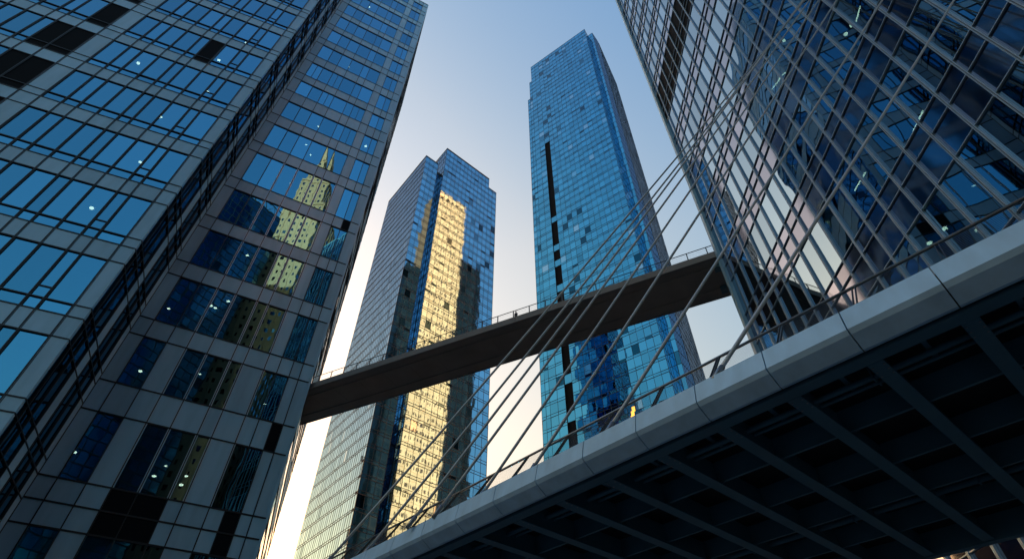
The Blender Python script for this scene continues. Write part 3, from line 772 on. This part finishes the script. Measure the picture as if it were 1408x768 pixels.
# dark glass slabs behind the camera, mirrored in the lower left facade
def glass_slab(label, x0, x1, y0, y1, h, group=None, ds=3.0, dz=4.0):
    root = empty("glass_office_block", ((x0+x1)/2, (y0+y1)/2, 0), label, "office block", group)
    b = MB(); b.box(x0 + .3, x1 - .3, y0 + .3, y1 - .3, 0, h - .3); b.build("wall", M['mullion_black'], root)
    pn = []; g = MB()
    for (P, a, ln, nv_) in (((x0, y1), 90, x1 - x0, (0, 1, 0)), ((x0, y0), 0, y1 - y0, (-1, 0, 0)), ((x1, y0), 0, y1 - y0, (1, 0, 0))):
        pl = Plane(P, a); pl.n = Vector(nv_)
        curtain(pl, 0, ln, 0, h, ds, dz, 0, pn, g, mw=.25, tilt=.01)
    g.build("mullion", M['mullion_dark'], root)
    mb = MB()
    for p in pn: p[0].quad(mb, p[1], p[2], p[3], p[4], p[5], p[6], 0, p[7])
    tag(mb.build("window", M['glass_far'], root), kind="stuff")
    b = MB()
    b.box(x0 - .2, x1 + .2, y0 - .2, y1 + .2, h, h + .5)
    for k in range(int((x1 - x0) / 5)):
        b.tube([(x0 + 2 + k * 5, y1 - 1, h), (x0 + 4.5 + k * 5, y1 - 1, h + 6), (x0 + 7 + k * 5, y1 - 1, h)], .2, 5)
    b.tube([(x0, y1 - 1, h + 6), (x1, y1 - 1, h + 6)], .3, 5)
    b.build("roof_truss", M['rail'], root)
glass_slab("dark glass office block behind the viewer with a trussed roof screen", -32, 12, -92, -62, 226)
glass_slab("lower dark glass office block behind the viewer, beyond the right-hand tower", 45, 95, -90, -50, 120)

# dark slabs either side of the sandstone tower
def dark_slab(label, s0, s1, top, off, depth=20):
    root = empty("glass_office_block", tuple(GP.pt((s0+s1)/2, 0)), label, "office block")
    pl = Plane((GP.P.x, GP.P.y), 0); pl.r = GP.r.copy(); pl.n = GP.n.copy(); pl.P = GP.P + GP.n * off
    b = MB(); q = [pl.pt(s0,0,-.3), pl.pt(s1,0,-.3), pl.pt(s1,0,-depth), pl.pt(s0,0,-depth)]
    b.prism([(p.x, p.y) for p in q], 0, top); b.build("wall", M['mullion_black'], root)
    pn = []; g = MB()
    curtain(pl, s0, s1, 0, top, 3.2, 5, 0, pn, g, mw=.3, tilt=.01)
    g.build("mullion", M['mullion_dark'], root)
    mb = MB()
    for p in pn: p[0].quad(mb, p[1], p[2], p[3], p[4], p[5], p[6], 0, p[7])
    tag(mb.build("window", M['dark_glass'], root), kind="stuff")
def gs(u, v):
    p = mirror(on_plane(VP, u, v)); return (p - GP.P).dot(GP.r), p.z
sr0, zr = gs(632, 352); sr1, _ = gs(664, 352)
sl0, zl = gs(592, 372); sl1, _ = gs(562, 372)
dark_slab("dark glass slab beside the sandstone tower, mirrored right of the golden strip", sr0 + .5 if sr0 > gw else gw + .5, sr1, zr, -2)
dark_slab("dark glass slab mirrored left of the golden strip in the lower far tower", min(sl1, sl0), -.5, zl, -4)
# unseen city blocks added round the square to screen the warm low sky
rng = random.Random(3)
for i, (a, d, h, wd) in enumerate([(-175,190,60,50),(-150,230,70,60),(-128,250,85,55),(-110,300,80,70),(-92,280,75,60),(-75,330,70,80),(-58,340,46,70),(-42,360,45,70),(-24,420,70,80),(-6,430,80,90),(14,430,90,80),(52,260,85,60),(75,240,90,60),(100,200,85,60),(125,190,90,50),(150,200,70,50)]):
    v = az(a) * d
    glass_like = rng.random()
    root = empty("city_block", (v.x, v.y, 0), ["brick","concrete","glass","stone"][i % 4] + " city block added out of view to screen the low sky, block at bearing %d" % (a % 360), "office block", "city blocks round the square")
    x0, x1, y0, y1 = v.x - wd/2, v.x + wd/2, v.y - 18, v.y + 18
    b = MB(); b.box(x0, x1, y0, y1, 0, h); b.build("wall", M['city'], root)
    b = MB(); b.box(x0 + 6, x1 - wd * .5, y0 + 5, y1 - 5, h, h + 5); b.build("plant_room", M['city'], root)
    b = MB(); z = 3
    while z < h - 3:
        b.box(x0 - .1, x1 + .1, y0 - .1, y1 + .1, z, z + 1.7); z += 3.8
    b.build("window_band", M['dark_glass'], root)

glass_slab("dark glass office block added unseen behind the left tower to darken low reflections in the right tower", -92, -68, 134, 158, 95)  # unseen block added to screen bright low sky and sun from the right tower
